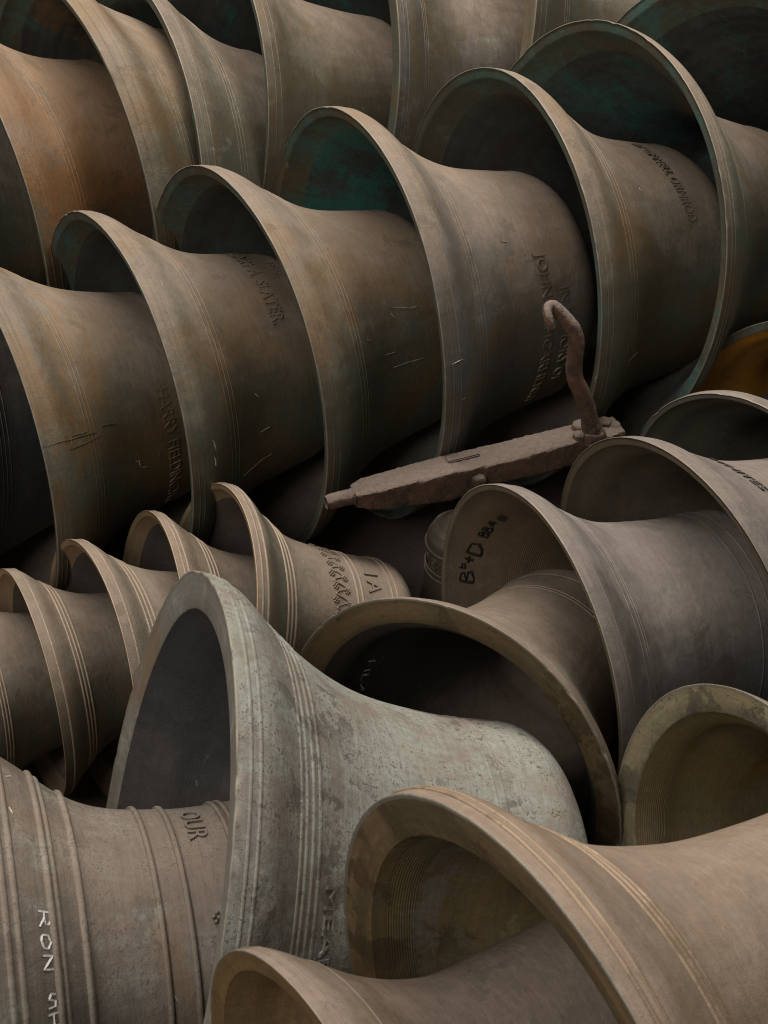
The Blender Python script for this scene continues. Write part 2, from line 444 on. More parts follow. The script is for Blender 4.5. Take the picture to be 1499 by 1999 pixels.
    def strokes(s, lines, p0, ps, h0, hscale, w, mat, name, inside=False, lift=0.002):
        """hand-drawn marks: poly-lines in a unit frame (x = reading direction in degrees, y towards the crown)"""
        V = []; F = []
        rg = random.Random(5)
        for ln in lines:
            pts = []
            for (xa, ya), (xb, yb) in zip(ln[:-1], ln[1:]):
                k = 6
                for i in range(k):
                    pts.append((xa + (xb - xa) * i / k, ya + (yb - ya) * i / k))
            pts.append(ln[-1])
            P = np.array([s.surf(np.array(math.radians(p0 + ps * x)), np.array(h0 + hscale * y), lift, inside) for x, y in pts])
            T = np.gradient(P, axis=0); T /= np.linalg.norm(T, axis=1)[:, None] + 1e-9
            N = P * np.array([1, 1, 0]); N /= np.linalg.norm(N, axis=1)[:, None] + 1e-9
            B = np.cross(T, N); B /= np.linalg.norm(B, axis=1)[:, None] + 1e-9
            b0 = len(V)
            for i in range(len(P)):
                ww = w * (0.7 + 0.6 * rg.random())
                V.append(P[i] - B[i] * ww); V.append(P[i] + B[i] * ww)
            for i in range(len(P) - 1):
                F.append((b0 + 2*i, b0 + 2*i + 1, b0 + 2*i + 3, b0 + 2*i + 2))
        return put(name, new_mesh(name, V, F, mat), s.t)

    def set_inner(s, fw, hf):
        ro = s.ro
        def rin(h):
            th = .055 + (fw - .055) * np.exp(-(h / .3) ** 2) + .04 * np.exp(-((h - .13) / .09) ** 2)
            e = np.exp(-((h - hf) / .02))
            return ro(h) - th * (1 - e) - (fw + .004) * e
        s.rin = rin

WORN = bronze('worn_edge', 77, (.24, .20, .15), (.20, .19, .15), dust=.3, rust=.3, verd=.35, verdcol=(.10, .20, .17), rough=.45, metal=.4)
# ------------------------------------------------------------------ ground
gm = NT('dirt_floor')
tc = gm.add('ShaderNodeTexCoord').outputs['Object']
a1 = gm.noise(tc, 1.3, 8, 0.65, 0.5); a2 = gm.noise(tc, 22, 8, 0.7); a3 = gm.noise(tc, 160, 3, 0.6)
col = gm.mix(gm.ramp(a1, 0.35, 0.65), (0.090, 0.064, 0.052), (0.145, 0.104, 0.082))
col = gm.mix(gm.m2('MULTIPLY', gm.ramp(a2, 0.5, 0.75), 0.5), col, (0.12, 0.09, 0.07))
col = gm.mix(gm.m2('MULTIPLY', gm.ramp(a3, 0.66, 0.74), 0.5), col, (0.20, 0.17, 0.14))
gm.link(col, 'Base Color'); gm.b.inputs['Roughness'].default_value = 0.92
gm.link(gm.add('ShaderNodeBump', {'Height': gm.m2('ADD', gm.m2('MULTIPLY', a2, 0.012), gm.m2('MULTIPLY', a3, 0.003)), 'Strength': 0.7, 'Distance': 1.0}).outputs[0], 'Normal')
fl = put('floor', new_mesh('floor', [(-30, -10, 0), (30, -10, 0), (30, 50, 0), (-30, 50, 0)], [(0, 1, 2, 3)], gm.m, False))
fl['kind'] = 'structure'
# grit and metal crumbs on the floor
V = []; F = []
rg = random.Random(3)
for i in range(2600):
    x = rg.uniform(-2.2, 2.0); y = rg.uniform(1.2, 6.0); r = rg.choice([.003, .004, .005, .008]) * rg.uniform(.6, 1.4)
    b = len(V)
    for dx, dy, dz in ((1, 0, 0), (-.5, .85, 0), (-.5, -.85, 0), (0, 0, 1)):
        V.append((x + dx * r * rg.uniform(.7, 1.3), y + dy * r * rg.uniform(.7, 1.3), dz * r * 1.1 + .0005))
    F += [(b, b+1, b+3), (b+1, b+2, b+3), (b+2, b, b+3)]
grit = put('grit', new_mesh('grit', V, F, None or gm.m, False))
grit['kind'] = 'stuff'
grit['label'] = 'loose metal grit and crumbs scattered over the dark floor between the bells'

# ------------------------------------------------------------------ bronze finishes
OLIVE = (0.145, 0.112, 0.068); GREYG = (0.098, 0.112, 0.084); STEEL = (0.120, 0.124, 0.120); BROWN = (0.160, 0.105, 0.066)
def outer(seed, c1=OLIVE, c2=GREYG, **k):
    return bronze('bronze_outside', seed, c1, c2, **k)
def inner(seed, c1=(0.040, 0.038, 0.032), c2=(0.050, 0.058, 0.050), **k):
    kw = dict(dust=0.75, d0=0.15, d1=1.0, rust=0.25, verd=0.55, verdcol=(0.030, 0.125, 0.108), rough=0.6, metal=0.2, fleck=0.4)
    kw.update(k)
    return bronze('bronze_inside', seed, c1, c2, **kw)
def lipm(seed, c1=(0.105, 0.088, 0.058), c2=(0.090, 0.098, 0.078), **k):
    kw = dict(dust=0.85, d0=0.3, d1=1.0, rust=0.35, verd=0.8, verdcol=(0.075, 0.175, 0.148), rough=0.5, metal=0.4)
    kw.update(k)
    return bronze('bronze_lip', seed, c1, c2, **kw)
LET = bronze('cast_lettering', 2.2, (0.075, 0.062, 0.046), GREYG, dust=0.85, verd=0.1)

def std_rings(a=(.045, .085), b=(.29, .315, .34), w=.0042, h=.0024):
    return [(x, w, h) for x in a] + [(x, w, h) for x in b]

def stdbell(key, label, i, mo, mi=None, ml=None, rings=None, fw=.042, **k):
    k.setdefault('bevel', .12); k.setdefault('chips', .9)
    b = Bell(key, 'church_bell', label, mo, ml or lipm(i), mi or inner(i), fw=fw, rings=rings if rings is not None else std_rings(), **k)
    b.set_inner(fw, k.get('hf', .012))
    return b

GT = 'big bells nested in the back row'
GM = 'big bells nested in the middle row'
GS = 'small bells nested at the left'
GR = 'bells lying at the right'
back = [
    ('T0', 'dark bell at the far left edge of the back row, inside the rust-streaked bell', outer(1, verd=.1, rust=.4), {}),
    ('T1', 'rust-streaked brown bell with white scuffs, second from left in the back row', outer(2, rust=.95, c2=(0.085, 0.08, 0.07), rustcol=(0.24, 0.11, 0.035), verd=.12), dict(mi=inner(2, rust=.3))),
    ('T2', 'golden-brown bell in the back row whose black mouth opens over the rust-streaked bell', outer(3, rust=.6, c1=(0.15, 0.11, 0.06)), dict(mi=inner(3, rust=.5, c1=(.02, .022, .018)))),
    ('T3', 'dusty grey bell in the back row, its curved rim above the SLATER bell', outer(4, rust=.08, pale=.3), {}),
    ('T4', 'tall pale brown bell in the back row with pitted white specks along its rim', outer(5, rust=.55, c2=(.14, .13, .095)), {}),
    ('T5', 'grey bell in the back row with a flat worn rim face and closely ribbed moulding', outer(6, rust=.3, c2=STEEL, pale=.3), dict(fw=.10)),
    ('T6', 'bell at the top edge with a yellowish crusted strip down its rim', outer(7, rust=.25, pale=.3), dict(fw=.12, ml=lipm(7, c1=(.16, .12, .07), c2=(.26, .2, .12), rust=.6, pale=.4))),
]
for i, (k, lab, m, kw) in enumerate(back):
    rg_ = {'T4': std_rings((.06, .10), ()), 'T5': std_rings((.045, .07), (.205, .222, .24))}.get(k)
    stdbell(k, lab, 1 + i, m, group=GT, rings=rg_, **kw)

mid = [
    ('M0', 'very dark bell at the left edge, its waist inside the HARRY FIELDING bell', outer(11, c1=(.055, .052, .044), c2=(.06, .068, .062), rust=.2, dust=.5), {}, None),
    ('M1', 'orange-brown bell inscribed HARRY FIELDING, with a dark smear across its rim', outer(12, rust=.85, verd=.25), {}, std_rings((.03, .055), (.29, .315, .34))),
    ('M2', 'brown bell inscribed HENRY A. SLATER with orange stains and a green mouth', outer(13, rust=.65, verd=.2), dict(mi=inner(13, rust=.35, verd=.5)), std_rings((.045, .075), (.30, .33, .36))),
    ('M3', 'dusty brown bell with white scratches, between the SLATER bell and the JOHN bell', outer(14, rust=.6, verd=.25, pale=.12), dict(mi=inner(14, rust=.1, verd=.45)), std_rings((.045, .085), (.29, .32, .345))),
    ('M4', 'large bell inscribed JOHN, teal stains inside its mouth, behind the bent iron rod', outer(15, c2=STEEL, rust=.45, verd=.3, pale=.1), dict(mi=inner(15, verd=.9, rust=.0, verdcol=(.022, .14, .115))), std_rings((.05, .09), (.28, .305, .33))),
    ('M5', 'large bell inscribed ORMROD with a brown-grey mouth, second from right in the middle row', outer(16, rust=.5, pale=.12, verd=.3), dict(mi=inner(16, verd=.15, rust=.2, c1=(.04, .033, .026))), std_rings((.045, .075), (.265, .30, .33))),
    ('M6', 'largest open bell at the upper right, blue-green patina inside its wide mouth', outer(17, rust=.4, pale=.15, verd=.2), dict(mi=inner(17, verd=.7, c2=(.06, .075, .072))), std_rings((.04, .065), (.29,))),
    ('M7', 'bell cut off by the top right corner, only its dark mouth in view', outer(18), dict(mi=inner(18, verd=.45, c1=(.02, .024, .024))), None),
]
MB = {}
for i, (k, lab, m, kw, rg_) in enumerate(mid):
    MB[k] = stdbell(k, lab, 11 + i, m, group=GM, rings=rg_, seg=320, **kw)

MB['M1'].text('HARRY FIELDING.TWE', 142.5, 218.5, .76, .81, .07, MB['M1'].body.data.materials[0], depth=.0035)
MB['M2'].text('HENRY A. SLATER.', 70, 129, .76, .735, .075, MB['M2'].body.data.materials[0], depth=.0055)
MB['M2'].text('1898', 88, 101, .90, .90, .06, MB['M2'].body.data.materials[0], depth=.0055)
MB['M4'].text('JOHN ARMCARHENRY', 133.5, 212, .73, .72, .055, MB['M4'].body.data.materials[0], depth=.0055)
MB['M4'].text('IN MEMORY OF', 150.5, 200, .835, .835, .055, MB['M4'].body.data.materials[0], depth=.0055)
MB['M5'].text('RY OF NELL ORMROD.', 80, 134.5, .74, .77, .055, MB['M5'].body.data.materials[0], depth=.0055)

BR = dict(rust=.35, rustcol=(.22, .13, .055), verd=.05)
small = [
    ('S0', 'small brown bell at the left edge with only its waist in view, nested in another', outer(21, c1=BROWN, verd=.03), std_rings((), (.33, .36, .39), .007, .006)),
    ('S1', 'small bell with a rusty brass-edged rim, leftmost small bell whose mouth shows', outer(22, c1=BROWN, verd=.05), std_rings((.085,), (.26, .295, .33), .008, .008)),
    ('S2', 'small bell with a worn shiny brass rim, in front of the HARRY FIELDING bell', outer(23, c1=BROWN, verd=.05), std_rings((.085,), (.26, .30, .34), .008, .008)),
    ('S3', 'small dusty bell whose crown goes into the bell with the flower band', outer(24, c1=BROWN, verd=.05), std_rings((.06, .10), (.34, .38, .42), .008, .008)),
    ('S4', 'small ribbed bell with a cast flower band and letters, crown pointing right', outer(25, c1=BROWN, verd=.05), std_rings((.045, .09), (.33, .375, .42), .009, .010) + [(1.015, .010, .010), (1.06, .010, .010), (1.33, .009, .009), (1.375, .009, .009)]),
]
brass_lip = bronze('worn_brass_lip', 26, (.52, .35, .20), (.40, .29, .19), dust=.35, d0=.1, d1=1.1, rust=.3, verd=.02, rough=.42, metal=.6)
SB = {}
RIDGE = bronze('worn_ridge', 27, (.38, .275, .19), (.30, .235, .17), dust=.45, rust=.4, verd=.03, rough=.42, metal=.4)
for i, (k, lab, m, rg_) in enumerate(small):
    SB[k] = stdbell(k, lab, 21 + i, m, group=GS, rings=rg_, ml=brass_lip, edge=brass_lip, ringmat=RIDGE, mi=inner(21 + i, c1=(.09, .066, .048), c2=(.07, .062, .054), verd=.2, rust=.25, verdcol=(.04, .07, .07)), fw=.04, chips=.25)
s4 = SB['S4']
s4.text('I A L', 94, 126, 1.125, 1.125, .12, s4.body.data.materials[0], depth=.0045)
# cast flowers: each flower is a part with petals round a boss
flm = s4.body.data.materials[0]
def flower(b, pd, h, size):
    V = []; F = []
    def dome(cx, cy, r, hh):
        base = len(V); k = 8
        for ring, (rr, zz) in enumerate(((1, -.3), (.75, .65), (.3, 1))):
            for j in range(k):
                an = 2 * PI * j / k
                x = cx + r * rr * math.cos(an); y = cy + r * rr * math.sin(an)
                V.append(b.surf(np.array(math.radians(pd) + x / (float(b.ro(h)) * b.R)), np.array(h + y / b.R), zz * hh))
        for ring in range(2):
            for j in range(k):
                F.append((base + ring*k + j, base + ring*k + (j+1) % k, base + (ring+1)*k + (j+1) % k, base + (ring+1)*k + j))
        F.append((base+16, base+18, base+20, base+22))
        F.append((base+16, base+17, base+18, base+18)) if False else None
    dome(0, 0, size * .36, size * .42)
    for j in range(6):
        an = 2 * PI * j / 6 + .3
        dome(size * .72 * math.cos(an), size * .72 * math.sin(an), size * .33, size * .38)
    put('cast_flower', new_mesh('cast_flower', V, F, flm), b.t)
for j in range(9):
    pd = 58 + j * 10.7
    flower(s4, pd, .815 + .012 * (j % 2), .0135)
    flower(s4, pd + 3.0, .925, .0125)
    # stem and leaf scroll between the flowers
    ln = []
    for q in range(17):
        u = q / 16
        ln.append((u * 10.7, .06 * math.sin(u * 2 * PI)))
    V = []; F = []
    for q, (dx, dy) in enumerate(ln):
        for sgn, lf in ((-1, -.001), (0, .0035), (1, -.001)):
            V.append(s4.surf(np.array(math.radians(pd + dx - 2)), np.array(.87 + dy * .8 + sgn * .010), lf))
    for q in range(16):
        for e in (0, 1):
            F.append((q*3+e, q*3+e+1, q*3+e+4, q*3+e+3))
    put('vine_stem', new_mesh('vine_stem', V, F, flm), s4.t)

# the pale green bell, front centre
gpale = dict(pale=.85, palecol=(0.262, 0.292, 0.25), verd=.4, verdcol=(.20, .30, .25), blot=.85, blotcol=(.105, .08, .07), rust=.15)
g_out = outer(41, patch=.6, c1=(.135, .105, .088), c2=(.16, .15, .13), dustcol=(.25, .21, .17), d0=-.2, d1=1.0, dust=.8, **gpale)
g_lip = lipm(41, c1=(.17, .145, .115), c2=(.20, .185, .155), pale=.4, verd=.25, rough=.7, metal=.1)
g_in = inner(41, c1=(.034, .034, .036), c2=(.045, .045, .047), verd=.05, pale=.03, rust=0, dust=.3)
G = Bell('G', 'pale_green_bell', 'pale grey-green mottled bell inscribed MEARS, largest in the front centre', g_out, g_lip, g_in, fw=.115, hf=.02,
         rings=[(.045, .006, .004), (.075, .006, .004), (.225, .007, .004), (.245, .007, .005), (.27, .007, .005), (.295, .007, .004), (.94, .005, .003), (.97, .004, .0025)], seg=384, group=None, chips=2.0)
G.set_inner(.115, .02)
G.text('MEARS', 125, 146, .325, .325, .036, g_out, depth=.005)
chalk = NT('white_chalk'); chalk.b.inputs['Base Color'].default_value = (.50, .48, .45, 1); chalk.b.inputs['Roughness'].default_value = 1
ck = chalk.noise(chalk.add('ShaderNodeTexCoord').outputs['Object'], 140, 4, .7)
chalk.link(chalk.ramp(ck, .30, .46), 'Alpha')
ink = NT('black_marker'); ink.b.inputs['Base Color'].default_value = (.012, .011, .012, 1); ink.b.inputs['Roughness'].default_value = .5

# bronze bell opening behind it
h_out = outer(42, c1=BROWN, verd=.02, rust=.1)
h_lip = lipm(42, patch=.8, pale=.2, c1=(.23, .155, .075), c2=(.10, .082, .052), rust=.5, rustcol=(.2, .11, .045), verd=.06, rough=.42, metal=.5, dust=.5)
h_in = inner(42, c1=(.05, .038, .028), c2=(.036, .034, .032), rust=.3, verd=.1)
H = Bell('H', 'bronze_bell', 'thick-lipped bronze bell opening behind the pale green one, chalk scribble inside', h_out, h_lip, h_in, fw=.135, hf=.035,
         rings=[(.045, .004, .003), (1.17, .006, .005), (1.20, .006, .005), (1.39, .006, .005)], seg=320, chips=2.2)
H.set_inner(.135, .035)
H.strokes([[(0, 0), (.35, .05), (.7, 0)], [(.3, -.3), (.35, .35)], [(1, -.3), (1.0, .3)], [(1.35, .3), (1.3, -.3), (1.7, -.25)], [(.0, .8), (.5, .9), (1.2, .75)], [(1.9, .5), (2.4, .2), (1.9, -.2)]],
          22, -9, .30, .07, .0035, chalk.m, 'chalk_scribble', inside=True, lift=.007)

i_kw = dict(rust=.08, verd=.02, dustcol=(.215, .172, .145), fleck=.5)
i_out = outer(43, c1=(.10, .085, .072), c2=STEEL, **i_kw)
i_lip = lipm(43, c1=(.16, .12, .08), c2=(.14, .105, .07), rust=.1, verd=0, metal=.4)
i_in = inner(43, c1=(.16, .105, .058), c2=(.125, .088, .055), rust=.1, verd=0, dust=.4, rough=.5, metal=.3)
I_ = Bell('I', 'tower_bell', 'smooth grey-brown bell with black marker writing inside its left wall', i_out, i_lip, i_in, fw=.03, hf=.004, bevel=.09,
          rings=[(.05, .004, .003), (.10, .004, .003), (.27, .005, .003), (.305, .005, .003), (.325, .005, .003), (1.115, .006, .005), (1.19, .006, .006)], seg=320, group=GR, chips=.3,
          grooves=(.30, .62, 36))
I_.set_inner(.03, .004)
B_ = [[(0, 0), (0, 1)], [(0, 1), (.5, .95), (.55, .7), (.1, .52), (.65, .4), (.7, .12), (.3, -.02), (0, 0)]]
def mk(lines, p0, ps, h0, hsc, w=.0055):
    I_.strokes(lines, p0, ps, h0, hsc, w, ink.m, 'marker_writing', inside=True, lift=.0025)
mk(B_, -10, 7.0, .15, -.062)
mk([[(0, 0), (0, 1)], [(0, .5), (.4, .5), (.45, .1), (0, 0)]], -4.0, 4.5, .108, -.032, .004)
mk([[(.5, .1), (.5, .9)], [(.1, .5), (.9, .5)]], -1.5, 4.2, .145, -.05)
mk([[(0, 0), (.05, 1)], [(0, 1), (.7, .8), (.8, .3), (.4, .0), (0, 0)]], 3.5, 7.5, .172, -.068)
mk(B_, 14.5, 4.2, .178, -.045, .004)
mk(B_, 18.2, 4.2, .186, -.045, .004)
mk([[(.7, .1), (.6, 1), (0, .4), (.9, .45)]], 22.5, 4.0, .195, -.045, .004)
for q in range(4):
    mk([[(0, 0), (.15, 1)]], 28.5 + q * 1.3, 3, .215, -.045, .0028)

j_out = outer(44, c1=(.09, .075, .06), c2=(.075, .07, .06), **i_kw)
J = Bell('J', 'tower_bell', 'wide smooth bell just behind the one with marker writing, raised letters on it', j_out, lipm(44, c1=(.17, .13, .08), c2=(.15, .115, .075), verd=0, rust=.1),
         inner(44, c1=(.12, .09, .055), c2=(.08, .066, .046), rust=.1, verd=.03, dust=.4), fw=.04, hf=.006, rings=[(.075, .004, .003), (.115, .004, .003), (.14, .004, .003)], seg=320, group=GR, chips=.3)
J.set_inner(.04, .006)
J.text('WHITES', 70, 98, .37, .45, .06, bronze('dark_letter', 45, (.04, .035, .03), (.05, .045, .04), dust=.5), depth=.005)

K = Bell('K', 'tower_bell', 'bell with a dull green-grey mouth and chipped rim, beside the end of the iron beam', outer(46, **i_kw), lipm(46, c1=(.15, .14, .12), c2=(.13, .12, .10), verd=.05, rust=.05),
         inner(46, c1=(.085, .080, .056), c2=(.10, .09, .066), rust=.12, verd=.1, dust=.3), fw=.035, hf=.005, rings=[(.06, .004, .003)], seg=256, group=GR, chips=1.3)
L_ = Bell('L', 'tower_bell', 'bell with a bright orange rusted inside, at the right edge', outer(47, **i_kw), lipm(47, c1=(.12, .10, .075), c2=(.12, .10, .08)),
          inner(47, c1=(.50, .21, .022), c2=(.28, .15, .03), rust=.8, rustcol=(.60, .26, .02), verd=.15, verdcol=(.03, .032, .02), dust=.1), fw=.06, hf=.006, seg=256, group=GR, chips=.5)

n_in = inner(48, c1=(.20, .138, .058), c2=(.155, .125, .055), rust=.5, rustcol=(.19, .095, .025), verd=.12, verdcol=(.14, .17, .07), dust=.3, rough=.42, metal=.5)
N = Bell('N', 'brass_bell', 'yellow-brown bell at the right edge with turned grooves inside its mouth', outer(48, c1=BROWN, dustcol=(.25, .18, .13)), lipm(48, patch=.8, stain=(.004, .016, (.09, .085, .08), .8), c1=(.34, .275, .155), c2=(.28, .24, .145), verd=.0, rust=.1, blot=.9, blotcol=(.07, .07, .06), dust=.4, metal=.4),
         n_in, fw=.15, hf=.03, grooves=(.05, .20, 14), seg=320, chips=.3)
N.set_inner(.15, .03)

p_out = outer(49, patch=.15, c1=(.23, .155, .09), c2=(.19, .145, .10), dustcol=(.255, .185, .135), rust=.35, rustcol=(.26, .15, .07), verd=0, rough=.42, metal=.5)
ridge = bronze('polished_ridge', 50, (.50, .34, .20), (.26, .185, .125), patch=.8, dust=.55, rust=.4, verd=0, rough=.38, metal=.6)
P_ = Bell('P', 'bronze_bell', 'large warm brown bell in the lower right with thick scarred lip and bright ribs', p_out, lipm(49, patch=.9, c1=(.28, .18, .085), c2=(.12, .092, .045), rust=.5, rustcol=(.27, .155, .06), verd=.1, verdcol=(.12, .11, .05), pale=.35, palecol=(.28,.23,.20), dust=.3, metal=.45),
          inner(49, patch=.7, stain=(.095, .155, (.19, .165, .14), .65), c1=(.15, .095, .038), c2=(.11, .09, .042), rust=.4, rustcol=(.13, .065, .02), verd=.1, verdcol=(.09, .10, .05), pale=.5, palecol=(.24, .205, .18), dust=.3, metal=.4), fw=.14, hf=.03,
          rings=[(.055, .007, .006), (.085, .006, .005), (.34, .009, .006), (.375, .009, .007), (.41, .009, .006)], ringmat=ridge, grooves=(.08, .17, 11), seg=384, chips=1.6)
P_.set_inner(.14, .03)
Q = Bell('Q', 'brass_bell', 'brass-edged bell at the bottom edge in front of the warm brown one', outer(51, c1=(.14, .10, .06), c2=(.11, .085, .065), dustcol=(.245, .18, .135), verd=0), bronze('brass_rim', 51, (.42, .27, .11), (.34, .21, .09), dust=.3, rust=.3, verd=0, rough=.38, metal=.65),
         inner(51, c1=(.26, .165, .07), c2=(.2, .13, .06), rust=.3, verd=0, dust=.3, metal=.5), fw=.10, hf=.02, rings=[(.05, .006, .005), (.09, .006, .004), (.30, .007, .004)], seg=320, chips=.3)

r_out = outer(52, c1=(.15, .12, .09), c2=(.125, .12, .10), dustcol=(.24, .18, .138), dust=.8, pale=.5, palecol=(.24, .24, .205), verd=.3, verdcol=(.07, .10, .09), blot=.6, rust=.35)
Rb = Bell('R', 'ribbed_bell', 'heavy ribbed bell in the lower left corner with chalk name RON on its side', r_out, lipm(52), inner(52), fw=.09,
          rings=[(.19, .012, .010), (.225, .012, .012), (.345, .012, .014), (.37, .010, .010), (.455, .013, .014), (.735, .013, .014), (.84, .013, .014), (1.05, .012, .013), (1.08, .012, .013)], seg=320, chips=.3)
Rb.set_inner(.09, .012)
Rb.text('OUR', 56, 79, .90, .90, .075, r_out, depth=.006)
Rb.strokes([[(0, 0), (.02, 1), (.45, 1.05), (.75, .9), (.75, .62), (.45, .48), (.05, .5)], [(.35, .5), (.9, .0)]], 109, 4.2, .298, .036, .0022, chalk.m, 'chalk_writing')
Rb.strokes([[(.1, .1), (.4, 0), (.8, .2), (.85, .6), (.5, .9), (.1, .7), (.05, .3), (.1, .1)]], 114.5, 4.2, .298, .036, .0022, chalk.m, 'chalk_writing')
Rb.strokes([[(0, 0), (.05, .95), (.85, 0), (.9, .95)]], 119.6, 3.8, .298, .036, .0022, chalk.m, 'chalk_writing')
Rb.strokes([[(.1, .9), (.0, .4), (.35, .2), (.5, .8), (.85, .75), (.9, .1)]], 128.5, 3.6, .298, .036, .0022, chalk.m, 'chalk_writing')
Rb.strokes([[(0, 0), (0, 1)], [(.9, 0), (.9, 1)], [(0, .5), (.9, .5)]], 133.2, 3.2, .298, .036, .0022, chalk.m, 'chalk_writing')
Rb.strokes([[(.8, .0), (0, 0), (0, 1), (.8, 1)], [(0, .5), (.9, .5)], [(.9, 0), (.8, .0)]], 137.6, 3.2, .298, .036, .0022, chalk.m, 'chalk_writing')
# cast rosette on its side
flm = r_out
flower(Rb, 114, .945, .018)

# scuffs, scratches and smears with a place of their own
pale_m = bronze('pale_scuff', 70, (.46, .45, .37), (.38, .37, .30), dust=.05, rust=0, verd=.1)
dark_m = bronze('dark_smear', 71, (.075, .048, .030), (.095, .062, .040), dust=.25, rust=0, verd=0)
SCUFFS = [
('M1', 'dark', 0.006, [[(0.006, 151.0), (0.102, 151.0), (0.258, 152.0), (0.343, 152.5)], [(0.15, 154.0), (0.244, 154.5), (0.317, 154.5), (0.357, 154.0)], [(0.181, 150.5), (0.244, 151.0), (0.286, 151.0)], [(0.385, 151.0), (0.436, 151.5), (0.479, 152.5)]]) ,
('M1', 'pale', 0.003, [[(0.564, 171.5), (0.595, 172.0)], [(0.592, 172.0), (0.598, 176.5)], [(0.606, 176.0), (0.64, 177.0)]]) ,
('M2', 'pale', 0.0045, [[(0.396, -170.0), (0.47, -169.0), (0.535, -169.5), (0.609, -169.5)], [(0.521, 174.5), (0.592, 174.5)], [(0.15, 169.0), (0.156, 173.0)]]) ,
('M2', 'pale', 0.006, [[(0.513, 156.5), (0.535, 159.0)], [(0.15, 163.5), (0.17, 168.5)]]) ,
('M3', 'pale', 0.0035, [[(0.346, 119.5), (0.379, 120.5), (0.425, 119.0), (0.456, 120.5)], [(0.453, 135.5), (0.496, 137.0), (0.507, 138.5)], [(0.394, 149.0), (0.433, 149.5)], [(0.513, 157.0), (0.586, 157.5)], [(0.606, 138.5), (0.728, 141.0), (0.793, 141.0)], [(0.609, 141.5), (0.632, 144.0)], [(0.17, 159.5), (0.178, 161.0)], [(0.147, 162.5), (0.17, 165.0)], [(0.558, 163.5), (0.663, 164.0), (0.765, 165.0)]]) ,
('M4', 'pale', 0.003, [[(0.04, 162.5), (0.099, 162.0)], [(0.547, 127.5), (0.589, 128.0)], [(0.515, 172.0), (0.586, 172.5), (0.651, 173.5)], [(0.547, 166.5), (0.615, 166.5)], [(0.096, 173.0), (0.116, 173.0)]]) ,
('M5', 'pale', 0.0045, [[(0.303, -179.5), (0.354, -179.0), (0.394, -179.0)], [(0.521, 118.5), (0.53, 119.5)], [(0.0, 177.0), (0.0, 175.5)]]) ,
('I', 'dark', 0.004, [[(0.809, 151.5), (0.843, 149.5)], [(0.824, 145.0), (0.865, 143.0), (0.92, 141.5)]]) ,
('R', 'pale', 0.004, [[(0.246, 66.5), (0.271, 63.5)], [(0.246, 80.5), (0.256, 83.0)], [(0.74, 137.0), (0.762, 141.5)]]) ,
]
BY = dict(MB); BY['I'] = I_; BY['R'] = Rb
for bk, kind, w, lines in SCUFFS:
    bb_ = BY[bk]; rs_ = random.Random(len(lines) * 7 + ord(bk[0]))
    for ln in lines:
        pts_ = []
        for (h0_, p0_), (h1_, p1_) in zip(ln[:-1], ln[1:]):
            for q in range(5):
                u = q / 5
                pts_.append((h0_ + (h1_ - h0_) * u + rs_.uniform(-.003, .003), p0_ + ((p1_ - p0_ + 180) % 360 - 180) * u))
        pts_.append((ln[-1][0], pts_[-1][1]))
        P = np.array([bb_.surf(np.array(math.radians(p)), np.array(h), .0022) for h, p in pts_])
        T = np.gradient(P, axis=0); T /= np.linalg.norm(T, axis=1)[:, None] + 1e-9
        N = P * np.array([1, 1, 0]); N /= np.linalg.norm(N, axis=1)[:, None]
        B = np.cross(T, N)
        V = []; F = []
        for i in range(len(P)):
            e_ = math.sin(PI * (i + .5) / len(P)) ** .6
            a_ = w * e_ * rs_.uniform(.25, 1.1); b_ = w * e_ * rs_.uniform(.25, 1.1)
            V += [P[i] - B[i] * a_ - N[i] * .0035, P[i], P[i] + B[i] * b_ - N[i] * .0035]
        for i in range(len(P) - 1):
            for e_ in (0, 1):
                F.append((i*3+e_, i*3+e_+1, i*3+e_+4, i*3+e_+3))
        nm = 'scratch' if kind == 'pale' else 'dirt_smear'
        put(nm, new_mesh(nm, V, F, pale_m if kind == 'pale' else dark_m), bb_.t)

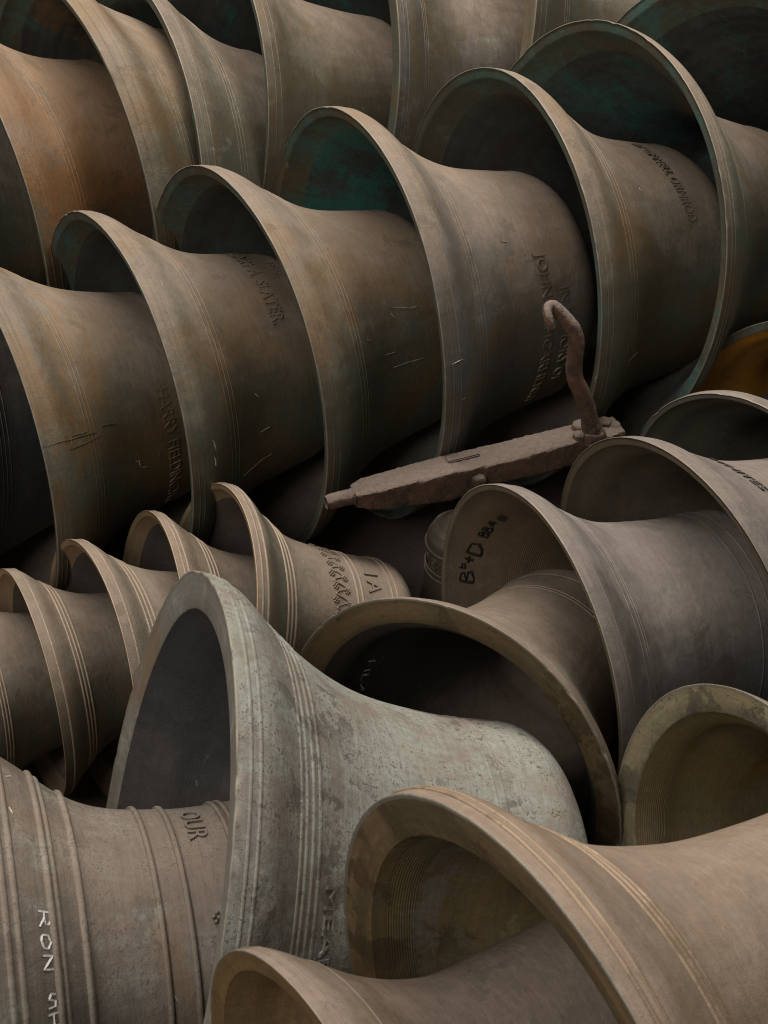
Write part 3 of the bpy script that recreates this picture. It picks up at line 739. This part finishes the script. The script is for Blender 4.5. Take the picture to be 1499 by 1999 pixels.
# small bells standing upright under the beam
def small_upright(x, y, ztop, rs, label, m, dated=False):
    t = thing('hand_bell', label, 'bell', (x, y, 0), None, 'small upright bells under the iron beam')
    hs_ = [0, .01, .05, .12, .20, .30, .42, .55, .70, .78, .84, .90, .95, .985, 1.0]
    rs_ = [1.50, 1.52, 1.42, 1.28, 1.18, 1.10, 1.05, 1.02, 1.0, 1.0, .97, .80, .55, .36, .001]
    ks = np.linspace(0, len(hs_) - 1, 60)
    hh = np.interp(ks, range(len(hs_)), hs_); rr = np.interp(ks, range(len(hs_)), rs_)
    Vv, Ff = revolve(hh * ztop, rr * rs, 96)
    put('bell_body', new_mesh('bell_body', Vv, Ff, m), t)
    for zc, rad, ww in ((.775, 1.0, .006), (.60, 1.012, .005), (.55, 1.02, .005), (.90, .80, .003), (.94, .60, .003)):
        an = np.linspace(0, 2 * PI, 9)[:-1]
        V_ = []; F_ = []
        for j in range(96):
            th_ = 2 * PI * j / 96
            for a_ in an:
                rr_ = rad * rs + ww * math.cos(a_)
                V_.append((rr_ * math.cos(th_), rr_ * math.sin(th_), zc * ztop + ww * math.sin(a_)))
        for j in range(96):
            for q in range(8):
                F_.append((j*8+q, ((j+1) % 96)*8+q, ((j+1) % 96)*8+(q+1) % 8, j*8+(q+1) % 8))
        put('moulding_ring', new_mesh('moulding_ring', V_, F_, m), t)
    if dated:
        me = glyph_mesh('1885', .05, .0)
        co = np.empty(len(me.vertices) * 3, np.float32); me.vertices.foreach_get('co', co); co = co.reshape(-1, 3)
        u = (co[:, 0] - co[:, 0].min()) / np.ptp(co[:, 0])
        ph = np.radians(196 + 72 * u); rr_ = rs * 1.01 + np.where(co[:, 2] > 0, .004, -.003)
        P = np.stack([rr_ * np.cos(ph), rr_ * np.sin(ph), ztop * .635 + co[:, 1] / .7 * ztop * .10], -1)
        me.vertices.foreach_set('co', P.astype(np.float32).ravel()); me.materials.clear(); me.materials.append(m); me.update()
        put('date', me, t)
    return t
small_upright(.285, 4.10, .54, .125, 'small upright bell with the date 1885 under the iron beam', outer(61, c1=(.10, .08, .055), c2=(.08, .072, .055), dustcol=(.16, .125, .095)), True)

# ------------------------------------------------------------------ iron beam with bent rod
im = NT('rusty_iron')
tc = im.add('ShaderNodeTexCoord').outputs['Object']
b1 = im.noise(tc, 5, 8, .7, .6); b2 = im.noise(tc, 45, 8, .75, .4); b3 = im.noise(tc, 170, 4, .7)
col = im.mix(im.ramp(b1, .35, .65), (.042, .025, .018), (.115, .058, .030))
col = im.mix(im.m2('MULTIPLY', im.ramp(b2, .45, .7), .8), col, (.20, .095, .042))
col = im.mix(im.m2('MULTIPLY', im.ramp(b3, .62, .72), .6), col, (.22, .15, .10))
nz = im.add('ShaderNodeSeparateXYZ', {0: im.add('ShaderNodeNewGeometry').outputs['Normal']}).outputs[2]
dd = im.ramp(im.m2('ADD', nz, im.m2('MULTIPLY', im.m2('SUBTRACT', b2, .5), .9)), .40, .80)
col = im.mix(dd, col, im.mix(im.ramp(b2, .3, .7), (.205, .15, .118), (.26, .195, .155)))
im.link(col, 'Base Color'); im.b.inputs['Roughness'].default_value = .9
im.link(im.add('ShaderNodeBump', {'Height': im.m2('ADD', im.m2('MULTIPLY', b2, .030), im.m2('MULTIPLY', b3, .009)), 'Strength': .8, 'Distance': 1.0}).outputs[0], 'Normal')
IRON = im.m

Z0 = 0.70
A = Vector((-.112, 4.03, Z0)); Bv = Vector((.90, 4.43, Z0))
ax = (Bv - A); Lb = ax.length; ax.normalize()
beam = thing('iron_beam', 'rusty square iron beam with a bent rod, lying between the bells', 'iron beam', A)
beam.rotation_euler = (0, math.radians(0.0), math.atan2(ax.y, ax.x))
def tube(path, rad, k=14, lump=0.0, seed=1, ends=True):
    P = np.array(path, float); rg2 = np.random.RandomState(seed)
    T = np.gradient(P, axis=0); T /= np.linalg.norm(T, axis=1)[:, None]
    up = np.array([0.13, 1, 0.05]); up /= np.linalg.norm(up)
    V = []; F = []
    for i in range(len(P)):
        if abs(T[i] @ up) > .95: u0 = np.array([1., 0, 0])
        else: u0 = up
        a_ = np.cross(T[i], u0); a_ /= np.linalg.norm(a_); b_ = np.cross(T[i], a_)
        for j in range(k):
            an = 2 * PI * j / k
            r_ = rad[i] * (1 + lump * rg2.normal())
            V.append(P[i] + r_ * (math.cos(an) * a_ + math.sin(an) * b_))
    n = len(P)
    for i in range(n - 1):
        for j in range(k):
            F.append((i*k+j, i*k+(j+1) % k, (i+1)*k+(j+1) % k, (i+1)*k+j))
    if ends:
        for i0 in (0, (n-1)*k):
            V.append(P[0] if i0 == 0 else P[-1]); c_ = len(V) - 1
            for j in range(k):
                F.append((i0+j, i0+(j+1) % k, c_, c_) )
    return V, F
def tri_quad(V, F):
    me = bpy.data.meshes.new('m')
    me.from_pydata([tuple(v) for v in V], [], [tuple(dict.fromkeys(f)) for f in F])
    return me
def shape(name, V, F, parent, mat=IRON, smooth=True):
    me = tri_quad(V, F); me.name = name; me.materials.append(mat)
    me.polygons.foreach_set('use_smooth', np.full(len(me.polygons), smooth)); me.update()
    return put(name, me, parent)
# beam body: rounded-square section that swells and shrinks along its length
xs = np.linspace(0, Lb, 90)
hw = np.interp(xs, [0, .05, .3, .55, .75, Lb], [.036, .050, .058, .062, .060, .055])      # half width (depth)
hb = np.interp(xs, [0, .05, .12, .35, .48, .56, .7, .9, Lb], [-.036, -.056, -.076, -.106, -.096, -.078, -.086, -.084, -.075])   # underside
ht = np.interp(xs, [0, .05, .35, .6, .9, Lb], [.022, .030, .036, .030, .034, .026])
V = []; F = []
rg2 = np.random.RandomState(4)
K_ = 28
for i, x in enumerate(xs):
    for j in range(K_):
        an = 2 * PI * j / K_
        c_, s_ = math.cos(an), math.sin(an)
        p = .28
        yy = math.copysign(abs(c_) ** p, c_) * hw[i]
        zz_ = math.copysign(abs(s_) ** p, s_)
        zz_ = zz_ * ht[i] if zz_ > 0 else -zz_ * hb[i]
        nn_ = rg2.normal() * .0014
        lum = .0017 * (math.sin(x * 31 + 1.3 * math.sin(x * 13)) * math.sin(an * 3 + x * 17) + .6 * math.sin(x * 73 + an * 5))
        lum *= 1.0 if yy < 0 else .4
        V.append((x, yy - lum + nn_, zz_ + rg2.normal() * .0011))
for i in range(len(xs) - 1):
    for j in range(K_):
        F.append((i*K_+j, i*K_+(j+1) % K_, (i+1)*K_+(j+1) % K_, (i+1)*K_+j))
V.append((0, 0, 0)); V.append((Lb, 0, 0))
for j in range(K_):
    F.append((j, (j+1) % K_, len(V)-2)); e_ = (len(xs)-1)*K_
    F.append((e_+j, e_+(j+1) % K_, len(V)-1))
shape('beam_body', V, F, beam)
# round pin at the left end
px_ = np.linspace(-.105, .02, 12)
V, F = tube([(x, 0, -.006) for x in px_], [.024, .028] + [.029] * 7 + [.031, .034, .036], 20, .02, 2)
shape('end_pin', V, F, beam)
# raised plate, bolt head
def block(cx, cy, cz, sx, sy, sz, name, bev=.004):
    import bmesh
    bm = bmesh.new(); bmesh.ops.create_cube(bm, size=1)
    bmesh.ops.scale(bm, vec=(sx, sy, sz), verts=bm.verts); bmesh.ops.translate(bm, vec=(cx, cy, cz), verts=bm.verts)
    bmesh.ops.bevel(bm, geom=bm.edges[:], offset=bev, segments=2, affect='EDGES')
    me = bpy.data.meshes.new(name); bm.to_mesh(me); bm.free(); me.materials.append(IRON)
    return put(name, me, beam)
block(.44, .018, .036, .13, .036, .014, 'raised_plate')
bolt = tube([(.475, -.055, -.028), (.475, -.066, -.028), (.475, -.078, -.028), (.475, -.084, -.028)], [.032, .031, .024, .008], 14, .02, 5)
shape('bolt_head', *bolt, beam)
pad_m = outer(62, c1=(.05, .058, .048), c2=(.06, .07, .06), dust=.3)
for cx_, rr_ in ((.155, .085), (.52, .075)):
    kz = np.linspace(0, 1, 14)
    Vp, Fp = revolve(-.045 - rr_ * .75 * np.sin(kz * PI / 2), np.maximum(rr_ * np.cos(kz * PI / 2), .001), 40)
    Vp = Vp + np.array([cx_, .02, 0.0])
    pd_ = put('round_pad', new_mesh('round_pad', Vp, Fp, pad_m), beam)
# clustered nuts at the right end
for q, (x_, y_, z_, r_) in enumerate(((.93, .02, .035, .034), (.985, .03, .030, .034), (1.035, .02, .022, .030), (.90, -.03, .030, .026), (1.07, .0, .010, .026))):
    V, F = tube([(x_, y_, z_ - .02), (x_, y_, z_ + .012), (x_, y_, z_ + .022), (x_, y_, z_ + .026)], [r_, r_, r_ * .8, r_ * .2], 7, .03, 10 + q)
    shape('nut', V, F, beam)
# bent rod
import mathutils
RB = A + ax * .885
inv = Matrix.Rotation(-math.atan2(ax.y, ax.x), 3, 'Z')
def px2(u, v, y):   # a point of the rod, laid out in the upright plane it stands in
    p_ = math.radians(40)
    Fv = Vector((0, math.cos(p_), -math.sin(p_))); Uv = Vector((0, math.sin(p_), math.cos(p_)))
    d = Fv + Vector((1, 0, 0)) * ((u - 749.5) / 2800) - Uv * ((v - 999.5) / 2800)
    k = y / d.y
    return Vector((0, 0, 4)) + d * k
ys = RB.y
rod = [(1157, 842, 0, 40), (1154, 832, 0, 36), (1150, 815, 0, 31), (1144, 790, 0, 31), (1133, 762, -.01, 30), (1123, 740, -.01, 29), (1120, 712, 0, 29), (1124, 685, .01, 28), (1125, 662, .02, 28), (1117, 640, .03, 27),
       (1102, 620, .045, 25), (1088, 604, .055, 22), (1078, 597, .06, 20), (1070, 601, .045, 18), (1069, 614, .02, 17), (1073, 630, .0, 16), (1077, 645, -.01, 14)]
pts = [inv @ (px2(u, v, ys + dy) - A) for u, v, dy, w in rod]
wd = [w / 2 / 2800 * 5.9 for *_, w in rod]
# refine with Catmull-Rom
fp = []; fw_ = []
for i in range(len(pts) - 1):
    p0 = pts[max(i-1, 0)]; p1 = pts[i]; p2 = pts[i+1]; p3 = pts[min(i+2, len(pts)-1)]
    for q in range(5):
        t = q / 5
        fp.append(tuple(.5 * ((2*p1) + (p2-p0)*t + (2*p0-5*p1+4*p2-p3)*t*t + (3*p1-p0-3*p2+p3)*t**3))); fw_.append(wd[i] + (wd[i+1]-wd[i])*t)
fp.append(tuple(pts[-1])); fw_.append(wd[-1] * .6)
V, F = tube(fp, fw_, 16, .022, 9)
shape('bent_rod', V, F, beam)
b0 = pts[0]
V, F = tube([(b0.x, b0.y, b0.z - .035), (b0.x, b0.y, b0.z - .012), (b0.x, b0.y, b0.z + .004), (b0.x, b0.y, b0.z + .016)], [.052, .053, .046, .036], 20, .03, 12)
shape('rod_collar', V, F, beam)
